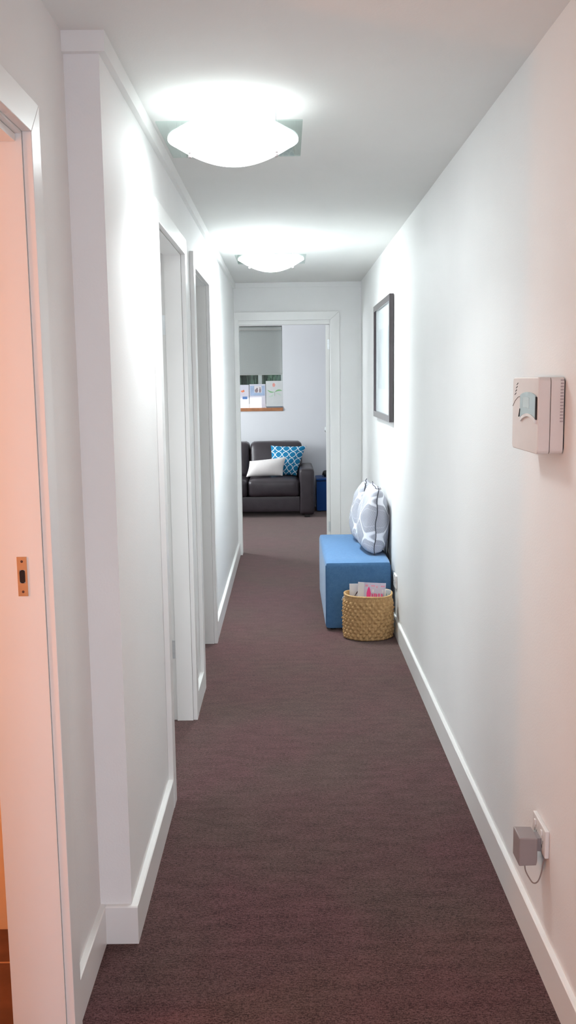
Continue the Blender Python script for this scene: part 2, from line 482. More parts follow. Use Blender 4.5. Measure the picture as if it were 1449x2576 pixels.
# strike plate with a rounded latch slot
def slot_plate(bm, cx, cz, w, h, sw, sh, y0, y1):
    out = [(cx - w / 2, cz - h / 2), (cx + w / 2, cz - h / 2), (cx + w / 2, cz + h / 2), (cx - w / 2, cz + h / 2)]
    n = 24; inner = []
    for k in range(n):
        a = 2 * PI * k / n
        x = sw / 2 * math.cos(a); z = sw / 2 * math.sin(a) + (sh / 2 - sw / 2) * (1 if math.sin(a) >= 0 else -1)
        inner.append((cx + x, cz + z))
    def ringv(y): return [bm.verts.new((x, y, z)) for x, z in inner]
    A, Bv = ringv(y0), ringv(y1)
    def outp(k):
        a = 2 * PI * k / n; x, z = math.cos(a), math.sin(a)
        s = min((w / 2) / max(abs(x), 1e-6), (h / 2) / max(abs(z), 1e-6))
        return (cx + x * s, cz + z * s)
    OA = [bm.verts.new((outp(k)[0], y0, outp(k)[1])) for k in range(n)]
    OB = [bm.verts.new((outp(k)[0], y1, outp(k)[1])) for k in range(n)]
    for k in range(n):
        j = (k + 1) % n
        bm.faces.new((OA[k], OA[j], A[j], A[k])); bm.faces.new((OB[k], Bv[k], Bv[j], OB[j]))
        bm.faces.new((A[k], A[j], Bv[j], Bv[k])); bm.faces.new((OA[k], OB[k], OB[j], OA[j]))
def rect_slot(bm, cx, cz, w, h, sw, sh, y0, y1):
    box(bm, cx - w / 2, cx - sw / 2, y0, y1, cz - h / 2, cz + h / 2); box(bm, cx + sw / 2, cx + w / 2, y0, y1, cz - h / 2, cz + h / 2)
    box(bm, cx - sw / 2, cx + sw / 2, y0, y1, cz - h / 2, cz - sh / 2); box(bm, cx - sw / 2, cx + sw / 2, y0, y1, cz + sh / 2, cz + h / 2)
SCX, SCZ = -.5868, 1.141
rect_slot(sp, SCX, SCZ, .0215, .088, .012, .030, D1b - .0025, D1b - .0002)
plate = obj('strike_plate', sp, BRASS, e1); plate['label'] = 'brass strike plate with a dark oval latch slot'
bm = B()
pts = []
for k in range(20):
    a = 2 * PI * k / 20
    pts.append((SCX + .0062 * math.cos(a), SCZ + .0062 * math.sin(a) + (.0085 if math.sin(a) >= 0 else -.0085)))
prism(bm, pts, 'y', D1b - .0032, D1b - .0006)
obj('latch_slot', bm, DARK, plate)
for dz in (-.034, .034):
    bm = B(); lathe(bm, [(0, -.0010), (.0022, -.0010), (.0030, 0)], 12, (SCX, D1b - .0026, SCZ + dz), 'y'); obj('screw', bm, PHOTO, plate)

def inner_door(name, label, ya, yb, h, aw_near, aw_far, leaf=True):
    e = struct_empty(name, (XL, (ya + yb) / 2, 0), label, 'doorway')
    F = XL + .020
    bm = B()
    # jamb linings with a rebate: the corridor side stands proud as the stop
    for (xa, xb, t) in ((-.527, XL - .0005, 0.0), (XK, -.527, .011)):
        box(bm, xa, xb, ya - MG, ya - t, 0, h + MG); box(bm, xa, xb, yb + t, yb + MG, 0, h + MG); box(bm, xa, xb, ya - t, yb + t, h + t, h + MG)
    obj('jamb', bm, TRIM, e)
    bm = B()
    ia, ib, ih = ya - .004, yb + .004, h + .004
    # mitred architrave
    w1, w2, w3 = aw_near, aw_far, .070
    prism(bm, [(ia, 0), (ia, ih), (ia - w1, ih + w3), (ia - w1, 0)], 'x', XL, F)
    prism(bm, [(ib, 0), (ib, ih), (ib + w2, ih + w3), (ib + w2, 0)], 'x', XL, F)
    prism(bm, [(ia, ih), (ib, ih), (ib + w2, ih + w3), (ia - w1, ih + w3)], 'x', XL, F)
    obj('architrave', bm, TRIM, e, bevel=.002)
    for z0, z1 in ((1.770, 1.854), (.297, .383)):
        bm = B(); box(bm, -.560, -.5285, yb + .0092, yb + .0108, z0, z1); tube(bm, [(-.5815, yb + .006, z0), (-.5815, yb + .006, z1)], .0035)
        obj('hinge', bm, CHROME, e)
    if leaf:
        bm = B(); box(bm, XK - .83, XK - .012, yb - .030, yb + .005, .012, h - .002, .0015)
        obj('door_leaf', bm, TRIM, e)
    return e
inner_door('door_2', 'second doorway on the left, white jamb with steel hinges', D2a, D2b, HA, .072, .074)
inner_door('door_3', 'third doorway on the left, farther along, with a shadowed beige jamb', D3a, D3b, HB, .082, .074)

# door_4 : end doorway with an open leaf
e4 = struct_empty('door_4', (0, YE, 0), 'end doorway with its white door standing open into the room', 'doorway')
bm = B()
box(bm, EL, EL + .003, YE, YE2, 0, EH); box(bm, ER - .003, ER, YE, YE2, 0, EH)
box(bm, EL + .003, ER - .003, YE + .004, YE2, EH - .0325, EH)
obj('jamb', bm, TRIM, e4)
bm = B(); F = YE - .018
prism(bm, [(ER, 0), (ER, EH + .003), (ER + .082, EH + .075), (ER + .082, 0)], 'y', F, YE)
prism(bm, [(XL + .0002, 0), (EL + .005, 0), (EL + .005, EH + .003), (XL + .0002, EH + .040)], 'y', F, YE)
prism(bm, [(EL + .005, EH + .003), (ER, EH + .003), (ER + .082, EH + .075), (XL + .0002, EH + .075), (XL + .0002, EH + .040)], 'y', F, YE)
obj('architrave', bm, TRIM, e4, bevel=.002)
LX0, LX1 = .3535, .3885
bm = B(); box(bm, LX0, LX1, YE2 - .045, YE2 - .045 + .80, .012, EH - .036, .0015)
leaf = obj('door_leaf', bm, TRIM, e4)
for z0, z1 in ((1.838, 1.925), (.193, .286)):
    bm = B(); box(bm, .3695, .3885, YE2 - .0475, YE2 - .0452, z0, z1, .0006)
    for k in range(3):
        lathe(bm, [(0, -.0012), (.0028, -.0012), (.0034, 0)], 10, (.379, YE2 - .0476, z0 + .015 + k * (z1 - z0 - .03) / 2), 'y')
    obj('hinge', bm, CHROME, e4)
KY = YE2 + .66
bm = B(); lathe(bm, [(0, 0), (.026, 0), (.026, -.006), (.012, -.010), (.010, -.030), (.022, -.040), (.027, -.052), (.022, -.062), (0, -.065)], 24, (LX0, KY, 1.088), 'x')
k_ = obj('door_knob', bm, CHROME, leaf, smooth=40); k_['label'] = 'round silver door knob'

pv = Vector((LX1, YE2 - .045, 0))
leaf.matrix_world = Matrix.Translation(pv) @ Matrix.Rotation(-math.radians(6.5), 4, 'Z') @ Matrix.Translation(-pv) @ leaf.matrix_world

# entry door behind the viewer (glazed)
e5 = struct_empty('door_5', (.05, YBACK, 0), 'glazed entry door behind the viewer', 'door')
bm = B()
box(bm, -.36, -.30, YBACK - .07, YBACK - .03, 0, 2.05); box(bm, .40, .46, YBACK - .07, YBACK - .03, 0, 2.05)
box(bm, -.30, .40, YBACK - .07, YBACK - .03, 0, .12); box(bm, -.30, .40, YBACK - .07, YBACK - .03, 1.97, 2.05)
obj('door_frame', bm, TRIM, e5)
bm = B(); box(bm, -.30, .40, YBACK - .053, YBACK - .047, .12, 1.97); obj('pane', bm, GLASS, e5)

# ------------------------------------------------------------------ end room window, blind, view outside
w1 = struct_empty('window_1', (-1, YB + .15, WZ0), 'window in the back wall behind the grey blind', 'window')
YW = YB + .14
bm = B()
fr = .045
box(bm, WX0, WX1, YW, YW + .05, WZ0 + .042, WZ0 + .085); box(bm, WX0, WX1, YW, YW + .05, WZ1 - fr, WZ1)
box(bm, WX0, WX0 + fr, YW, YW + .05, WZ0 + .085, WZ1 - fr); box(bm, WX1 - .022, WX1, YW, YW + .05, WZ0 + .085, WZ1 - fr)
for mx in (-.348, -.98, -1.6): box(bm, mx, mx + .043, YW + .002, YW + .048, WZ0 + .085, WZ1 - fr)
obj('window_frame', bm, ALU, w1)
bm = B(); box(bm, WX0 + fr, WX1 - .022, YW + .022, YW + .028, WZ0 + .085, WZ1 - fr); obj('pane', bm, GLASS, w1)
bm = B(); box(bm, WX0, WX1, YB - .012, YW, WZ0, WZ0 + .041, .003)
s_ = obj('window_sill', bm, TIMBER, w1); s_['label'] = 'orange-brown timber sill'
w2 = struct_empty('added_window', (XRL, 10.2, SZ0), 'unseen side window added to the end room for fill light', 'window')  # invented opening, put in to bring light into the end room
bm = B()
box(bm, XRL - .08, XRL - .03, SY0, SY1, SZ0, SZ0 + .04); box(bm, XRL - .08, XRL - .03, SY0, SY1, SZ1 - .04, SZ1)
box(bm, XRL - .08, XRL - .03, SY0, SY0 + .04, SZ0 + .04, SZ1 - .04); box(bm, XRL - .08, XRL - .03, SY1 - .04, SY1, SZ0 + .04, SZ1 - .04)
obj('window_frame', bm, ALU, w2)
bm = B(); box(bm, XRL - .058, XRL - .052, SY0 + .04, SY1 - .04, SZ0 + .04, SZ1 - .04); obj('pane', bm, GLASS, w2)

rb = thing('roller_blind', 'grey fabric roller blind drawn most of the way down the window', 'blind', (-1, YB + .06, WZ1))
bm = B(); tube(bm, [(WX0 + .02, YB + .075, WZ1 - .030), (WX1 - .006, YB + .075, WZ1 - .030)], .024, 20); obj('roller', bm, BLINDM, rb, smooth=40)
bm = B(); box(bm, WX0 + .03, WX1 - .004, YB + .0985, YB + .0997, 1.655, WZ1 - .03); obj('fabric', bm, BLINDM, rb)
bm = B(); box(bm, WX0 + .03, WX1 - .004, YB + .093, YB + .105, 1.640, 1.656, .003); obj('bottom_rail', bm, BLINDM, rb)

# hedge outside
def leaf_mat():
    m, nt, b = base_mat('conifer_leaf'); n = NB(nt)
    v = n.coord('Object')
    nt.links.new(n.mix(n.ramp(n.noise(v, 6, 4), .35, .65), hexc('1c2a20'), hexc('3a5240')), b.inputs['Base Color'])
    b.inputs['Roughness'].default_value = .7
    return m
LEAF = leaf_mat()
BARK = mat('bark', rgb(70, 56, 46), .9, var=.2, scale=20)
def conifer(x, y, h, r, seed):
    rnd = random.Random(seed)
    t = thing('conifer_tree', 'dark green conifer seen through the window strip above the cards', 'tree', (x, y, -.3), 'conifers outside the window')
    bm = B(); tube(bm, [(x, y, -.3), (x, y, h * .9)], [.05, .02], 8); obj('trunk', bm, BARK, t)
    bm = B()
    for k in range(900):
        zz = rnd.random() ** .8 * h; rr = r * (1 - .5 * zz / h) * math.sqrt(rnd.random()); a = rnd.random() * 2 * PI
        p = Vector((x + rr * math.cos(a), y + rr * math.sin(a), zz - .1))
        d = Vector((math.cos(a) * .06, math.sin(a) * .06, 1)).normalized()
        s = d.cross(Vector((rnd.random() - .5, rnd.random() - .5, rnd.random() - .5))).normalized()
        L_, w_ = .22 + .12 * rnd.random(), .028
        vs = [bm.verts.new(p - s * w_), bm.verts.new(p + s * w_), bm.verts.new(p + d * L_ + s * w_ * .4), bm.verts.new(p + d * L_ - s * w_ * .4)]
        bm.faces.new(vs)
    obj('foliage', bm, LEAF, t)
for i in range(8):
    conifer(.10 - .285 * i, 13.3 + .02 * math.sin(i * 5), 2.9 + .2 * math.sin(i * 3), .115, 40 + i)
for i in range(8):
    conifer(.22 - .285 * i, 13.8 + .02 * math.sin(i * 4), 3.2 + .2 * math.sin(i * 2), .115, 60 + i)
bm = B(); box(bm, -9, 8, YB + .3, 22, -.45, -.30)
struct('ground', bm, mat('garden_soil', rgb(70, 72, 56), .95, var=.2, scale=4), 'garden ground outside the window')

def paper_mat():
    m = bpy.data.materials.new('translucent_card'); m.use_nodes = True
    nt = m.node_tree; N, L = nt.nodes, nt.links
    N.remove(N['Principled BSDF']); out = N['Material Output']
    d = N.new('ShaderNodeBsdfDiffuse'); t = N.new('ShaderNodeBsdfTranslucent'); mx = N.new('ShaderNodeMixShader')
    nb = NB(nt); f = nb.noise(nb.coord('Object'), 40, 3)
    c = nb.mix(f, rgb(226, 226, 236), rgb(234, 234, 240))
    L.new(c, d.inputs['Color']); L.new(c, t.inputs['Color']); mx.inputs[0].default_value = .5
    L.new(d.outputs[0], mx.inputs[1]); L.new(t.outputs[0], mx.inputs[2]); L.new(mx.outputs[0], out.inputs[0])
    return m
CARD = paper_mat()
# cards on the sill
def card(name, label, x0, x1, z0, z1, y, lean=.03, t=.0015, m=CARD):
    e = thing(name, label, 'card', (((x0 + x1) / 2), y, z0))
    e.rotation_euler = (-lean, 0, 0)
    bpy.context.view_layer.update()
    bm = B(); w = (x1 - x0) / 2; h = z1 - z0
    box(bm, -w, w, 0, t, 0, h, .001)
    o = obj('card_board', bm, m); o.parent = e
    return e, w, h
def on_card(e, name, m, polys, label=None, th=.0012):
    bm = B()
    for p in polys: prism(bm, p, 'y', -th, .0004)
    o = obj(name, bm, m); o.parent = e
    if label: o['label'] = label
    return o
def rect(x0, x1, z0, z1): return [(x0, z0), (x1, z0), (x1, z1), (x0, z1)]
def blob(cx, cz, rx, rz, n=14, seed=0, j=.15):
    r = random.Random(seed)
    return [(cx + rx * math.cos(2 * PI * k / n) * (1 + j * (r.random() - .5)), cz + rz * math.sin(2 * PI * k / n) * (1 + j * (r.random() - .5))) for k in range(n)]
ORANGE = mat('orange_ink', rgb(226, 132, 96), .5, var=.08, scale=60)
BLUEINK = mat('blue_ink', rgb(92, 128, 184), .5, var=.2, scale=160)
SKYPRINT = mat('slate_blue_print', rgb(158, 176, 204), .45, var=.14, scale=12)
SNOW = mat('pale_photo_print', rgb(214, 208, 210), .45, var=.05, scale=20)
FIGURE = mat('taupe_print', rgb(140, 122, 126), .5, var=.15, scale=40)
GREENINK = mat('green_ink', rgb(136, 184, 134), .5, var=.12, scale=40)
PALEGREEN = mat('pale_green_ink', rgb(190, 206, 194), .5, var=.05, scale=40)
REDINK = mat('faded_red_ink', rgb(218, 152, 142), .5, var=.12, scale=90)
CANVAS = mat('grey_white_canvas', rgb(204, 206, 206), .75, var=.02, scale=30)
SZ = WZ0 + .0415
YC = YB - .004
e, w, h = card('greeting_card', 'white card with an orange mark and a blue block, leftmost on the window sill', -.66, -.462, SZ, 1.523, YC - .004)
on_card(e, 'orange_mark', ORANGE, [blob(.025, .205, .022, .012, 12, 3, .5), blob(.035, .214, .008, .010, 10, 4, .4)])
on_card(e, 'blue_block', BLUEINK, [rect(.02, .078, .108, .140)])
on_card(e, 'faint_line', PALEPINK, [rect(-.02, .055, .172, .174)])
e, w, h = card('photo_card', 'white-bordered card with a misty blue photo of two figures, middle of the sill', -.456, -.257, SZ, 1.529, YC)
on_card(e, 'photo_print', SKYPRINT, [rect(-w + .010, w - .010, .150, h - .020)])
on_card(e, 'photo_centre', SNOW, [rect(-.038, .052, .186, h - .022)], th=.0018)
on_card(e, 'figures', FIGURE, [blob(-.012, .210, .020, .024, 14, 5), blob(-.004, .236, .010, .010, 10, 6), blob(.032, .212, .011, .028, 14, 7), blob(.032, .246, .007, .008, 10, 8)], th=.0024)
e, w, h = card('canvas_print', 'larger grey-white canvas with a green sprout and a red mark, right end of the sill', -.252, -.046, SZ + .016, 1.566, YC + .004, t=.02, m=CANVAS)
def leafpoly(x0, z0, x1, z1, wd, n=10):
    d = Vector((x1 - x0, z1 - z0)); nn = Vector((-d.y, d.x)).normalized(); top = []; bot = []
    for k in range(n + 1):
        t = k / n; s = math.sin(PI * t) ** .8 * wd; p = Vector((x0, z0)) + d * t + nn * (.012 * math.sin(PI * t))
        top.append((p.x + nn.x * s, p.y + nn.y * s)); bot.append((p.x - nn.x * s * .7, p.y - nn.y * s * .7))
    return bot + top[::-1][1:-1]
on_card(e, 'sprout_leaves', GREENINK, [leafpoly(.004, .176, -.085, .204, .010), leafpoly(.006, .176, .100, .190, .012)])
on_card(e, 'sprout_stem', FIGURE, [rect(.0035, .0060, .128, .176)])
on_card(e, 'leaf_shadow', PALEGREEN, [leafpoly(.0, .160, -.075, .120, .012), leafpoly(.012, .160, .085, .122, .012)], th=.0008)
on_card(e, 'red_seal', REDINK, [blob(-.004, .262, .018, .024, 16, 9, .35)])
tr = B(); box(tr, -.252, -.046, YB - .008, YB + .05, SZ, SZ + .0155, .002)
tag(obj('card_ledge', tr, mat('pewter_ledge', rgb(110, 118, 128), .3, metal=.3, var=.05)), 'thin grey metal ledge under the canvas print on the sill', 'ledge')

# ------------------------------------------------------------------ sofa
S = thing('sofa', 'dark brown leather sofa with square arms in the end room', 'sofa', (-.45, 10.95, 0))
AX0, AX1 = .138, .308
YF = 10.55
bm = B(); puff(bm, -1.06, AX0 + .002, YF + .035, 11.36, .065, .245, .012, (0, .004, 0), 6); obj('base', bm, LEATHER, S, smooth=50)
for nm, x0, x1 in (('seat_cushion', -.455, AX0 - .001), ('seat_cushion', -1.048, -.463)):
    bm = B(); puff(bm, x0, x1, YF + .005, 11.20, .238, .438, .045, (0, .012, .022), 10, .003); obj(nm, bm, LEATHER, S, smooth=60)
for x0, x1 in ((-.443, .178), (-1.068, -.452)):
    bm = B(); puff(bm, x0, x1, 11.06, 11.34, .425, .838, .055, (0, .03, .004), 10, .004)
    for v in bm.verts: v.co.y += (v.co.z - .43) * .22 - .03
    obj('back_cushion', bm, LEATHER, S, smooth=60)
for x0, x1 in ((AX0, AX1), (-1.225, -1.058)):
    bm = B(); puff(bm, x0, x1, YF, 11.38, .030, .560, .030, (.006, .004, .014), 10, .002)
    for v in bm.verts:
        if v.co.z > .45:   # softly rolled top
            v.co.x = (x0 + x1) / 2 + (v.co.x - (x0 + x1) / 2) * 1.0
    obj('arm', bm, LEATHER, S, smooth=60)
bm = B(); puff(bm, -1.06, AX0, 11.36, 11.46, .07, .74, .02, (0, 0, 0), 5); obj('back_panel', bm, LEATHER, S, smooth=50)
for x, y in ((AX1 - .085, YF + .06), (AX1 - .085, 11.32), (-1.15, YF + .06), (-1.15, 11.32)):
    bm = B(); box(bm, x - .03, x + .03, y - .03, y + .03, 0, .036, .003); obj('leg', bm, LEGM, S)

# ------------------------------------------------------------------ pillows
def pillow_mesh(W, H, T, pinch=.06, n=28, corners=None, seed=0, wrinkle=.004, power=.55, sag=0.0, botp=1.0):
    """local: x across, z up from 0..H, y = thickness; returns bm with uv"""
    bm = B(); uvl = bm.loops.layers.uv.new('UVMap')
    def P(i, j, side):
        u, v = -1 + 2 * i / n, -1 + 2 * j / n
        uu = u * (1 - pinch * (1 - v * v)); vv = v * (1 - pinch * (1 - u * u))
        if corners:
            a, b_ = (uu + 1) / 2, (vv + 1) / 2
            bl, br, tr_, tl = [Vector(c) for c in corners]
            p = bl * (1 - a) * (1 - b_) + br * a * (1 - b_) + tr_ * a * b_ + tl * (1 - a) * b_
            x, z = p.x, p.y
        else:
            x, z = uu * W / 2, (vv + 1) / 2 * H
        t = (1 - u * u) ** power * (1 - v * v) ** (power * (botp if v < 0 else 1)) * T / 2
        if sag: t *= 1 + sag * (-v) 
        y = side * t
        nz = noise.noise(Vector((x * 11 + seed, z * 11, side * 3.1))) * wrinkle * (1 - (u * v) ** 2)
        if abs(u) < 1 and abs(v) < 1: y += nz * side * min(1, t / .02)
        return Vector((x, y, z))
    for side in (1, -1):
        g = {}
        for i in range(n + 1):
            for j in range(n + 1):
                edge = i in (0, n) or j in (0, n)
                g[i, j] = bm.verts.new(P(i, j, side))
        for i in range(n):
            for j in range(n):
                vs = [g[i, j], g[i + 1, j], g[i + 1, j + 1], g[i, j + 1]]; us = [(i, j), (i + 1, j), (i + 1, j + 1), (i, j + 1)]
                if side > 0: vs.reverse(); us.reverse()
                f = bm.faces.new(vs)
                for lp, (a, b_) in zip(f.loops, us): lp[uvl].uv = (a / n + (0 if side < 0 else .37), b_ / n)
    bmesh.ops.remove_doubles(bm, verts=bm.verts[:], dist=1e-5)
    return bm
def outline_pts(W, H, pinch, which, n=40):
    out = []
    for k in range(n + 1):
        t = -1 + 2 * k / n
        if which == 'l': u, v = -1, t
        elif which == 'r': u, v = 1, t
        elif which == 't': u, v = t, 1
        else: u, v = t, -1
        uu = u * (1 - pinch * (1 - v * v)); vv = v * (1 - pinch * (1 - u * u))
        out.append(Vector((uu * W / 2, 0, (vv + 1) / 2 * H)))
    return out

# blue lattice pillow leaning in the sofa corner
e = pillow_mesh(0, 0, .16, .055, 28, corners=[(-.205, .0), (.095, .0), (.215, .355), (-.205, .365)], seed=2)
for v in e.verts: v.co += Vector((0, 0, 0))
o = obj('throw_pillow', e, LATTICE, smooth=70)
o.location = (.012, 10.895, .452); o.rotation_euler = (math.radians(-14), 0, 0)
tag(o, 'teal blue pillow with white quatrefoil lattice in the corner of the leather sofa', 'pillow')
# white lumbar pillow in front
e = pillow_mesh(0, 0, .13, .045, 26, corners=[(-.238, -.002), (.190, .008), (.232, .236), (-.196, .188)], seed=5)
o = obj('lumbar_pillow', e, WHITEC, smooth=70)
o.location = (-.245, 10.735, .462); o.rotation_euler = (math.radians(-20), 0, 0)
tag(o, 'plain off-white rectangular pillow lying against the blue one on the sofa', 'pillow')

# navy ottoman beside the sofa and the black thing on it
n_ = thing('storage_ottoman', 'royal blue fabric cube beside the sofa arm, half hidden by the door', 'ottoman', (.56, 11.2, 0))
bm = B(); puff(bm, .345, .775, 10.99, 11.42, .012, .372, .012, (.002, .002, 0), 6); obj('body', bm, NAVY, n_, smooth=50)
bm = B(); puff(bm, .343, .777, 10.988, 11.422, .374, .404, .012, (0, 0, .004), 6); obj('lid', bm, NAVY, n_, smooth=50)
for x in (.38, .74):
    for y in (11.02, 11.39):
        bm = B(); box(bm, x - .012, x + .012, y - .012, y + .012, 0, .014); obj('foot', bm, LEGM, n_)
bl = thing('shoulder_bag', 'small black bag resting on the royal blue cube by the door edge', 'bag', (.54, 11.15, .410))
bm = B(); puff(bm, .428, .63, 11.09, 11.21, .416, .478, .022, (0, .01, .012), 7, .003); obj('bag_body', bm, BLACKO, bl, smooth=60)
bm = B(); tube(bm, [(.47, 11.15, .472), (.43, 11.13, .465), (.422, 11.11, .44), (.426, 11.08, .416)], .004, 8); obj('strap', bm, BLACKO, bl, smooth=60)

# ------------------------------------------------------------------ blue bench in the hall
OX0, OX1, OY0, OY1, OZ = .228, .640, 5.660, 6.755, .438
b_ = thing('bench_ottoman', 'long denim-blue fabric bench ottoman against the right wall', 'ottoman', (.43, 6.2, 0))
bm = B(); puff(bm, OX0, OX1, OY0, OY1, .010, OZ, .020, (.003, .003, .004), 12)
obj('upholstery', bm, BENCH, b_, smooth=55)
for x in (OX0 + .05, OX1 - .05):
    for y in (OY0 + .05, OY1 - .05):
        bm = B(); lathe(bm, [(0, 0), (.018, 0), (.018, .012), (0, .012)], 14, (x, y, 0)); obj('foot', bm, LEGM, b_)
SEAM = bench_mat('bench_seam', hexc('3d648e'), hexc('4f7aa8'))
for x in (OX0 + .004, OX1 - .004):
    bm = B(); tube(bm, [(x, OY0 + .004, .03), (x, OY0 + .004, OZ - .02)], .0022, 6); obj('seam', bm, SEAM, b_)

# ------------------------------------------------------------------ patterned cushions on the bench
def hall_cushion(label, loc, yaw, lean, seed, W=.44, H=.425, T=.205, tagged=False):
    e = thing('scatter_cushion', label, 'cushion', loc, 'patterned cushions on the blue bench')
    # local x (across) -> world y ; thickness -> world x
    M = Matrix.Translation(loc) @ Matrix.Rotation(yaw, 4, 'Z') @ Matrix.Rotation(lean, 4, 'Y') @ Matrix.Rotation(PI / 2, 4, 'Z')
    e.matrix_world = M
    bm = pillow_mesh(W, H, T, .07, 30, seed=seed, wrinkle=.012, power=.36, sag=.14, botp=.6)
    o = obj('cover', bm, OGEE, smooth=75); o.parent = e
    bm = B()
    for s in 'lrtb':
        p = outline_pts(W + .004, H + .002, .07, s)
        tube(bm, [q + Vector((0, .004 * math.sin(q.z * 40 + q.x * 30), 0)) for q in p], .0026, 6)
    # frayed piping tails curling at the upper near corner
    c = Vector((-W / 2, 0, H))
    if tagged:
        tube(bm, [c, c + Vector((0, -.006, .006)), c + Vector((.001, -.013, .008)), c + Vector((.002, -.016, .002)), c + Vector((.001, -.012, -.004)), c + Vector((0, -.007, -.001))], .0018, 6)
    tube(bm, [c, c + Vector((-.001, .003, .010)), c + Vector((.001, .005, .020))], .0018, 6)
    o = obj('piping', bm, PIPING, smooth=60); o.parent = e; o['label'] = 'charcoal piping along the seams'
    if tagged:
        bm = B(); box(bm, -W / 2 + .05, -W / 2 + .085, -.0835, -.0825, .006, .085)
        o = obj('care_label', bm, PAPER); o.parent = e; o['label'] = 'small white care label hanging at the back'
    return e
hall_cushion('grey-hatched white cushion with dark piping, nearer of the two on the blue bench', (.553, 6.068, .447), 0.0, .06, 11, tagged=True)
hall_cushion('grey-hatched white cushion farther along the blue bench, mostly behind the nearer one', (.528, 6.520, .447), -.10, .07, 23, H=.398, T=.185)

# ------------------------------------------------------------------ basket with magazines
BC = Vector((.483, 5.516, 0)); RX, RY, BHt = .148, .116, .268
bk = thing('woven_basket', 'round tan straw basket of magazines in front of the blue bench', 'basket', BC)
bm = B()
NT, NR, cols, rows = 312, 120, 26, 11
def radius(t, z): 
    k = 1 + .012 * math.sin(t * 2 + .6) - .03 * max(0, (z / BHt - .5)) ** 1.2 * 0
    return k
outer = []
for j in range(NR + 1):
    z = .004 + (BHt - .004) * j / NR
    rowf = z / (BHt * .88) * rows
    ring = []
    for i in range(NT):
        t = 2 * PI * i / NT
        off = 0.0
        if rowf < rows:
            r_i = int(rowf); fr_ = rowf - r_i
            ph = t * cols / 1.0 + (PI if r_i % 2 else 0)
            hump = max(0, math.sin(PI * fr_)) ** .6 * (max(0, math.cos(ph / 1.0)) ** .55 * .0120 + .0005)
            off = hump * (.6 + 1.0 * abs(noise.noise(Vector((t * 9, r_i * 3.3, 0)))))
            if r_i == 0: off *= .7
        else:
            off = .0015 * math.sin(z * 700) + .002 * noise.noise(Vector((t * 20, z * 60, 2)))
        base = 1.0 - (.05 if z < .012 else 0) * (1 - z / .012)
        wob = .004 * noise.noise(Vector((math.cos(t) * 2, math.sin(t) * 2, z * 6)))
        zz = z + (.005 * math.sin(t * 2 + 1) + .004 * math.sin(t * 3)) * (z / BHt) ** 2
        ring.append(bm.verts.new((BC.x + (RX * base + off + wob) * math.cos(t), BC.y + (RY * base + off + wob) * math.sin(t), zz)))
    outer.append(ring)
inner = []
for z, inset in ((BHt + .003, .004), (BHt, .011), (.14, .016), (.018, .020)):
    ring = []
    for i in range(NT):
        t = 2 * PI * i / NT
        zz = z + (.005 * math.sin(t * 2 + 1) + .004 * math.sin(t * 3)) * (min(z, BHt) / BHt) ** 2
        ring.append(bm.verts.new((BC.x + (RX - inset) * math.cos(t), BC.y + (RY - inset) * math.sin(t), zz)))
    inner.append(ring)
seq = outer + inner
for a in range(len(seq) - 1):
    for i in range(NT):
        j = (i + 1) % NT
        bm.faces.new((seq[a][i], seq[a][j], seq[a + 1][j], seq[a + 1][i]))
bm.faces.new(seq[0][::-1]); bm.faces.new(seq[-1])
obj('basket_body', bm, STRAW, bk, smooth=80)
bm = B()
rim = []
for i in range(97):
    t = 2 * PI * i / 96
    rim.append((BC.x + (RX - .004) * math.cos(t), BC.y + (RY - .004) * math.sin(t), BHt + .002 + .005 * math.sin(t * 2 + 1) + .004 * math.sin(t * 3)))
tube(bm, rim, .0065, 8, caps=False); obj('rim', bm, STRAW, bk, smooth=80)
bm = B(); tube(bm, [(BC.x - RX + .004, BC.y - .03, .262), (BC.x - RX - .010, BC.y - .05, .262), (BC.x - RX - .016, BC.y - .06, .245)], .0012, 5)
obj('loose_straw', bm, PAPER, bk)

def magazine(label, x0, x1, z0, z1, y0, lean, curve, yaw, m, t=.005, tilt=0.0):
    """a soft magazine: a thick sheet bowed about its upright middle"""
    e = thing('magazine', label, 'magazine', ((x0 + x1) / 2, y0, z0), 'magazines in the straw basket')
    e.matrix_world = Matrix.Translation(((x0 + x1) / 2, y0, z0)) @ Matrix.Rotation(yaw, 4, 'Z') @ Matrix.Rotation(-lean, 4, 'X') @ Matrix.Rotation(tilt, 4, 'Y')
    W, H = x1 - x0, z1 - z0
    def Y(x): return curve * (1 - (2 * x / W) ** 2)
    bm = B(); n = 14
    F = [[None] * 2 for _ in range(n + 1)]; K = [[None] * 2 for _ in range(n + 1)]
    for i in range(n + 1):
        x = -W / 2 + W * i / n
        for j, z in enumerate((0, H)):
            F[i][j] = bm.verts.new((x, Y(x), z)); K[i][j] = bm.verts.new((x, Y(x) + t, z))
    for i in range(n):
        bm.faces.new((F[i][0], F[i + 1][0], F[i + 1][1], F[i][1])); bm.faces.new((K[i][0], K[i][1], K[i + 1][1], K[i + 1][0]))
        bm.faces.new((F[i][1], F[i + 1][1], K[i + 1][1], K[i][1])); bm.faces.new((F[i][0], K[i][0], K[i + 1][0], F[i + 1][0]))
    bm.faces.new((F[0][0], F[0][1], K[0][1], K[0][0])); bm.faces.new((F[n][0], K[n][0], K[n][1], F[n][1]))
    o = obj('pages', bm, m, smooth=40); o.parent = e
    def pr_(name, mm, polys, th=.0008):
        b2 = B()
        for p in polys:
            q = [(a, c) for a, c in p]
            A = [b2.verts.new((a, Y(a) - th, c)) for a, c in q]; Bq = [b2.verts.new((a, Y(a) + .001, c)) for a, c in q]
            b2.faces.new(A); b2.faces.new(Bq[::-1])
            for i in range(len(q)): b2.faces.new((A[i], Bq[i], Bq[(i + 1) % len(q)], A[(i + 1) % len(q)]))
        oo = obj(name, b2, mm); oo.parent = e; return oo
    return e, W, H, pr_
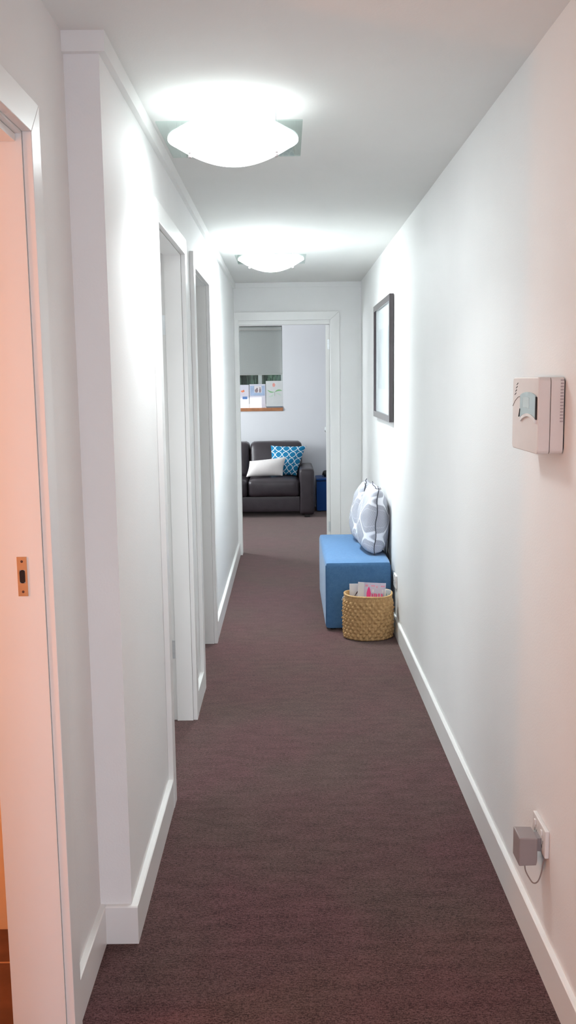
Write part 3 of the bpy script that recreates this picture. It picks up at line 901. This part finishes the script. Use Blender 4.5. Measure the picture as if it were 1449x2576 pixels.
# back-left magazine (white, dark photo)
e, W, H, pr_ = magazine('white magazine with a dark photo, left in the straw basket', .376, .470, .050, .322, 5.548, .10, -.010, .10, PAPER)
pr_('photo_print', PHOTO, [[(-.020, .195), (.028, .195), (.030, .232), (.016, .240), (.004, .232), (-.008, .216)]])
# centre magazine (pink lettering)
e, W, H, pr_ = magazine('lilac magazine with pink lettering, largest in the straw basket', .408, .578, .050, .336, 5.508, .09, -.012, -.06, LILAC, tilt=.05)
pr_('spine', PAPER, [rect(-W / 2 + .001, -W / 2 + .038, .05, H - .001)])
pr_('pink_figure', PINK, [[(-.030, .196), (-.006, .196), (-.004, .222), (-.010, .246), (-.018, .264), (-.026, .246), (-.031, .222)]])
pr_('masthead', PALEPINK, [rect(-.040, -.024, .262, .274), rect(.026, .034, .256, .268), rect(.054, .078, .262, .270), rect(-.006, .018, .264, .272)])
hd = []
for k, x in enumerate((.000, .013, .025, .041, .058)):
    hd += [rect(x, x + .004, .200, .222), rect(x + .005, x + .009, .200, .218 + .004 * (k % 2))]
pr_('headline', PINK, hd)
pr_('white_banner', PAPER, [rect(.004, .072, .228, .246)])
pr_('small_photo', FIGURE, [rect(-.044, -.010, .165, .194)])
# right magazine (blue)
e, W, H, pr_ = magazine('pale blue magazine with a white spine, right in the straw basket', .566, .606, .060, .296, 5.500, .04, -.004, -.25, PALEBLUE, tilt=.06)
pr_('spine', PAPER, [rect(-W / 2 + .0005, -W / 2 + .010, .05, H - .001)])
pr_('cover_print', TEAL, [rect(-.008, .014, .198, .212), rect(-.010, .020, .160, .185)])

# ------------------------------------------------------------------ picture frame on the right wall
PY0, PY1, PZ0, PZ1 = 5.742, 6.790, 1.300, 2.080
XP = XR - .004; XPF = .634
pf = thing('picture_frame', 'large dark-framed pale print hanging on the right wall above the bench', 'picture', (XR, (PY0 + PY1) / 2, PZ0))
fw = .040
bm = B()
def fr_piece(p):  # mitred quad in (y,z)
    prism(bm, p, 'x', XPF, XP)
fr_piece([(PY0, PZ0), (PY1, PZ0), (PY1 - fw, PZ0 + fw), (PY0 + fw, PZ0 + fw)])
fr_piece([(PY0, PZ1), (PY1, PZ1), (PY1 - fw, PZ1 - fw), (PY0 + fw, PZ1 - fw)])
fr_piece([(PY0, PZ0), (PY0, PZ1), (PY0 + fw, PZ1 - fw), (PY0 + fw, PZ0 + fw)])
fr_piece([(PY1, PZ0), (PY1, PZ1), (PY1 - fw, PZ1 - fw), (PY1 - fw, PZ0 + fw)])
obj('frame', bm, BLACKFR, pf)
bm = B(); box(bm, XPF + .016, XPF + .020, PY0 + fw - .004, PY1 - fw + .004, PZ0 + fw - .004, PZ1 - fw + .004); obj('mat_board', bm, MATB, pf)
def art_mat():
    m, nt, b = base_mat('pale_sketch'); n = NB(nt)
    v = n.coord('Object')
    f = n.ramp(n.noise(n.coord('Object', (1, 3, 2)), 2.2, 4), .42, .62)
    nt.links.new(n.mix(f, hexc('dfe3e8'), hexc('c3c9cf')), b.inputs['Base Color']); b.inputs['Roughness'].default_value = .6
    return m
bm = B(); box(bm, XPF + .0145, XPF + .0158, PY0 + .20, PY1 - .20, PZ0 + .20, PZ1 - .18); obj('print', bm, art_mat(), pf)
bm = B(); box(bm, XPF + .009, XPF + .011, PY0 + fw - .002, PY1 - fw + .002, PZ0 + fw - .002, PZ1 - fw + .002); obj('glass', bm, PICGLASS, pf)

# ------------------------------------------------------------------ wall dispenser
XF = .599; DY0, DY1, DZ0, DZ1 = 2.212, 2.462, 1.378, 1.562
wd = thing('wall_dispenser', 'white plastic wall unit with a grey curved window, mounted on the near right wall', 'dispenser', (XR, 2.33, DZ0))
XM = .629
bm = B()
# front cover: rounded outline with the face bowed a little, in (y,z), far edge slightly tapered
def cover_outline(y0, y1, z0, z1, r=.012, n=5):
    pts = []
    for cx, cz, a0 in ((y1 - r, z1 - r, 0), (y0 + r, z1 - r, PI / 2), (y0 + r, z0 + r, PI), (y1 - r, z0 + r, 1.5 * PI)):
        for k in range(n + 1):
            a = a0 + PI / 2 * k / n; pts.append((cx + r * math.cos(a), cz + r * math.sin(a)))
    return pts
prism(bm, cover_outline(DY0, DY1, DZ0, DZ1), 'x', XF, XM - .0008)
cov = obj('front_cover', bm, PLASTIC2, wd, bevel=.0025)
bm = B(); prism(bm, cover_outline(DY0 + .0005, DY1 - .0005, DZ0 + .0005, DZ1 - .0005), 'x', XM + .0004, XR - .003); obj('back_plate', bm, PLASTIC2, wd, bevel=.001)
bm = B()
for k in range(14):
    z = 1.455 + k * .0075
    box(bm, XR - .012, XR - .005, DY0 - .0012, DY0 + .002, z, z + .0035)
obj('side_vent', bm, mat('shadow_grey_plastic', rgb(176, 164, 164), .6), wd)
bm = B(); prism(bm, cover_outline(DY0 + .004, DY1 - .004, DZ0 + .006, DZ1 - .004), 'x', XR - .0032, XR - .0004); obj('dark_gap', bm, DARK, wd)  # dark sheet standing in for the shaded gap between unit and wall
# curved window on the front face: arched top, arched lower edge
def arch_win(ya, yb, zb_l, zb_m, zt_l, zt_m, n=16):
    top = []; bot = []
    for k in range(n + 1):
        t = k / n; y = ya + (yb - ya) * t; s = max(0, math.sin(PI * t)) ** .75
        top.append((y, zt_l + (zt_m - zt_l) * s)); bot.append((y, zb_l + (zb_m - zb_l) * s))
    return bot + top[::-1]
bm = B(); prism(bm, arch_win(2.228, 2.374, 1.461, 1.473, 1.517, 1.526), 'x', XF - .0030, XF + .001); lens = obj('lens', bm, LENS, wd); lens['label'] = 'grey-green translucent curved window'
bm = B(); prism(bm, arch_win(2.285, 2.345, 1.486, 1.488, 1.512, 1.514), 'x', XF - .0036, XF - .0020); obj('lens_panel', bm, mat('pale_lens', rgb(184, 204, 206), .3), lens)
bm = B(); prism(bm, [(2.221, 1.461), (2.229, 1.463), (2.229, 1.516), (2.221, 1.514)], 'x', XF - .0032, XF + .001); obj('lens_shadow_gap', bm, DARK, wd)
# white lower lip under the window, groove and vents
bm = B()
lip = arch_win(2.222, 2.366, 1.451, 1.4665, 1.460, 1.4735)
prism(bm, lip, 'x', XF - .0045, XF + .001); obj('window_lip', bm, PLASTIC, wd)
bm = B(); tube(bm, [(XF - .0004, 2.376, 1.515), (XF - .0004, 2.405, 1.512), (XF - .0004, 2.435, 1.502), (XF - .0004, 2.458, 1.488)], .0009, 6); obj('groove', bm, mat('groove_grey', rgb(150, 142, 140), .7), wd)
for k in range(4):
    bm = B(); z = 1.545 - k * .0085; y = 2.408 + k * .006
    prism(bm, [(y, z + .004), (y + .014, z - .001), (y + .014, z - .003), (y, z + .0015)], 'x', XF - .0006, XF + .001)
    obj('vent_slot', bm, DARK, wd)
bm = B(); tube(bm, [(XF - .003, 2.372, 1.483), (XF - .003, 2.376, 1.474), (XF - .003, 2.382, 1.463)], .0018, 6); obj('latch', bm, DARK, wd)

# ------------------------------------------------------------------ outlets and plug-in adapter
def outlet(label, y0, y1, z0, z1, group=None):
    e = thing('power_outlet', label, 'power outlet', (XR, (y0 + y1) / 2, (z0 + z1) / 2))
    bm = B(); box(bm, XR - .011, XR, y0, y1, z0, z1, .0025); obj('face_plate', bm, PLASTIC, e)
    for s in (.25, .75):
        bm = B(); yc = y0 + (y1 - y0) * s
        for dy, rot in ((-.008, .5), (.008, -.5)):
            box(bm, XR - .0114, XR - .0105, yc + dy - .001, yc + dy + .001, z0 + .030, z0 + .039)
        box(bm, XR - .0114, XR - .0105, yc - .001, yc + .001, z0 + .016, z0 + .025)
        obj('socket', bm, DARK, e)
        bm = B(); box(bm, XR - .0150, XR - .0108, yc - .005, yc + .005, z1 - .024, z1 - .010, .0012); obj('switch', bm, PLASTIC, e)
    return e
outlet('white double power outlet low on the right wall beside the basket', 5.532, 5.650, .292, .372)
outlet('white double power outlet low on the near right wall behind the plug adapter', 2.240, 2.362, .327, .402)
ad = thing('power_adapter', 'grey plug-in adapter with a looped cord in the near right outlet', 'adapter', (.63, 2.29, .29))
bm = B()
prism(bm, [(.592, .296), (.638, .297), (.640, .309), (.640, .372), (.592, .374)], 'y', 2.262, 2.330)
obj('adapter_body', bm, ADAPT, ad, bevel=.003)
bm = B(); box(bm, .6385, .6525 - .0003, 2.276, 2.312, .330, .366); obj('plug', bm, ADAPT, ad)
bm = B()
pts = []
P0 = [(.617, 2.296, .299), (.618, 2.297, .268), (.630, 2.292, .243), (.638, 2.284, .236), (.647, 2.276, .246), (.653, 2.268, .275), (.6565, 2.262, .310), (.6595, 2.258, .322)]
for i in range(len(P0) - 1):
    a, b2 = Vector(P0[i]), Vector(P0[i + 1]); p_, q_ = Vector(P0[max(i - 1, 0)]), Vector(P0[min(i + 2, len(P0) - 1)])
    for k in range(6):
        t = k / 6
        pts.append(.5 * ((2 * a) + (b2 - p_) * t + (2 * p_ - 5 * a + 4 * b2 - q_) * t * t + (3 * a - p_ - 3 * b2 + q_) * t ** 3))
pts.append(Vector(P0[-1]))
tube(bm, pts, .0018, 8); obj('cord', bm, RUBBER, ad, smooth=60)

# ------------------------------------------------------------------ ceiling lights
def lamps(n, s): return [emit_mat('lit_opal_glass_' + n, (.90, .98, 1.0, 1), s), emit_mat('opal_glass_inside_' + n, (.90, .98, 1.0, 1), s * .22)]
def ceiling_light(label, x, y, LAMP):
    e = thing('ceiling_light', label, 'ceiling light', (x, y, ZC))
    zg = 2.312; R_ = .205; hs = .215; D = .074
    # opal bowl slumped out of the glass sheet
    bm = B(); n = 40; prof = []
    for k in range(n + 1):
        r = R_ * k / n; prof.append((r, zg - D * max(0, 1 - (r / R_) ** 2) ** 1.1))
    for k in range(n, -1, -1):
        r = R_ * k / n; prof.append((r, zg + .004 - D * max(0, 1 - (r / R_) ** 2) ** 1.1))
    lathe(bm, prof, 56, (x, y, 0)); ob = obj('glass_bowl', bm, LAMP, e, smooth=60)
    for p in ob.data.polygons: p.material_index = 1 if p.normal.z > 0 else 0
    # clear square rim of the sheet around the bowl
    bm = B(); m_ = 64; A = []; Bv = []; A2 = []; B2 = []
    for k in range(m_):
        a = 2 * PI * k / m_; c, s = math.cos(a), math.sin(a); f = hs / max(abs(c), abs(s))
        A.append(bm.verts.new((x + (R_ + .001) * c, y + (R_ + .001) * s, zg))); Bv.append(bm.verts.new((x + f * c, y + f * s, zg)))
        A2.append(bm.verts.new((x + (R_ + .001) * c, y + (R_ + .001) * s, zg + .004))); B2.append(bm.verts.new((x + f * c, y + f * s, zg + .004)))
    for k in range(m_):
        j = (k + 1) % m_
        bm.faces.new((A[k], A[j], Bv[j], Bv[k])); bm.faces.new((A2[k], B2[k], B2[j], A2[j])); bm.faces.new((Bv[k], Bv[j], B2[j], B2[k])); bm.faces.new((A[k], A2[k], A2[j], A[j]))
    obj('glass_rim', bm, GREEN_GLASS, e)
    # metal pan, stem, finials
    bm = B(); lathe(bm, [(0, ZC), (.032, ZC), (.030, ZC - .012), (0, ZC - .014)], 24, (x, y, 0)); obj('ceiling_rose', bm, CHROME, e, smooth=40)
    bm = B(); tube(bm, [(x, y, ZC - .013), (x, y, zg - D + .005)], .004, 10); obj('stem', bm, CHROME, e)
    for dx in (-.135, .135):
        bm = B(); zz = zg - D * max(0, 1 - (.135 / R_) ** 2) ** 1.1
        lathe(bm, [(0, zz - .016), (.005, zz - .015), (.0065, zz - .010), (.004, zz - .004), (.006, zz - .0005), (0, zz - .0003)], 14, (x + dx, y - .02, 0)); obj('finial', bm, ADAPT, e, smooth=40)
        bm = B(); tube(bm, [(x + dx, y - .02, zz + .0045), (x + dx, y - .02, ZC)], .002, 8); obj('support_rod', bm, CHROME, e)
    return e
ceiling_light('lit square glass ceiling light nearer the viewer, above the second doorway', -.157, 3.045, lamps('near', 3.7))
ceiling_light('lit square glass ceiling light farther down the hall, in front of the end doorway', -.085, 5.93, lamps('far', 22.5))

# ------------------------------------------------------------------ lights
def area(name, loc, rot, size, power, col, size_y=None):
    l = bpy.data.lights.new(name, 'AREA'); l.energy = power; l.color = col; l.size = size
    if size_y: l.shape = 'RECTANGLE'; l.size_y = size_y
    o = bpy.data.objects.new(name, l); COL.objects.link(o); o.location = loc; o.rotation_euler = rot; return o
def point(name, loc, power, col, r=.05):
    l = bpy.data.lights.new(name, 'POINT'); l.energy = power; l.color = col; l.shadow_soft_size = r
    o = bpy.data.objects.new(name, l); COL.objects.link(o); o.location = loc; return o
# disk lamps added under the bowls to brighten lower walls and carpet
for nm, x, y, e in (('near_bowl_fill', -.157, 3.045, 2.6), ('far_bowl_fill', -.085, 5.93, 5.8)):
    o = area(nm, (x, y, 2.231), (0, 0, 0), .26, e, (.92, .98, 1.0)); o.data.shape = 'DISK'; o.data.spread = math.radians(135)
# tungsten lamp in the bathroom
point('bathroom_bulb', (-1.7, 1.42, 1.35), 12.5, (1.0, .41, .18), .06)
# unseen area lamps added in the two windowless side rooms
area('side_room_light', (-2.5, 3.5, 1.5), (0, -PI / 2, 0), 1.0, 9, (.92, .97, 1.0))
area('third_room_light', (-2.5, 6.2, 1.5), (0, -PI / 2, 0), 1.0, 2, (1.0, .93, .85))
# daylight through the glazed entry behind the viewer
area('entry_daylight', (.05, YBACK - .12, .62), (PI / 2, 0, 0), .7, 16, (.95, .84, 1.0), 1.0)
# unseen warm fill added above the viewer to lift the near walls
area('overhead_fill', (-.1, .1, 2.36), (0, 0, 0), .36, 3.0, (1.0, .90, .80))
# fill added to brighten the end room, set outside the added side window
area('end_room_fill', (XRL - .12, 10.2, 1.55), (0, -PI / 2, 0), 1.2, 48, (.97, .95, 1.0), 1.0)

sun = bpy.data.lights.new('sun', 'SUN'); sun.energy = 14.0; sun.angle = .02
so = bpy.data.objects.new('sun', sun); COL.objects.link(so)
so.rotation_euler = Vector((.10, -.35, -.93)).to_track_quat('-Z', 'Y').to_euler()

wld = bpy.data.worlds.new('World'); SC.world = wld; wld.use_nodes = True
bg = wld.node_tree.nodes['Background']
bg.inputs['Color'].default_value = (.80, .88, 1.0, 1); bg.inputs['Strength'].default_value = .8

# ------------------------------------------------------------------ camera
cam = bpy.data.cameras.new('camera'); co = bpy.data.objects.new('camera', cam); COL.objects.link(co)
r_ = Vector((0.99991513, -0.00193197, -0.01288422)); u_ = Vector((0.01302782, 0.14009899, 0.99005179)); f_ = Vector((0.000107687677, 0.990135617, -0.140112269))
co.matrix_world = Matrix(((r_.x, u_.x, -f_.x, 0), (r_.y, u_.y, -f_.y, 0), (r_.z, u_.z, -f_.z, 1.56), (0, 0, 0, 1)))
cam.sensor_fit = 'VERTICAL'; cam.sensor_height = 36.0; cam.lens = 2324.967 / 2576 * 36.0
cam.clip_start = .02; cam.clip_end = 100
SC.camera = co

SC.view_settings.view_transform = 'Standard'
SC.view_settings.look = 'None'
SC.view_settings.gamma = 1.0
SC.view_settings.use_curve_mapping = False
SC.view_settings.exposure = 1.22
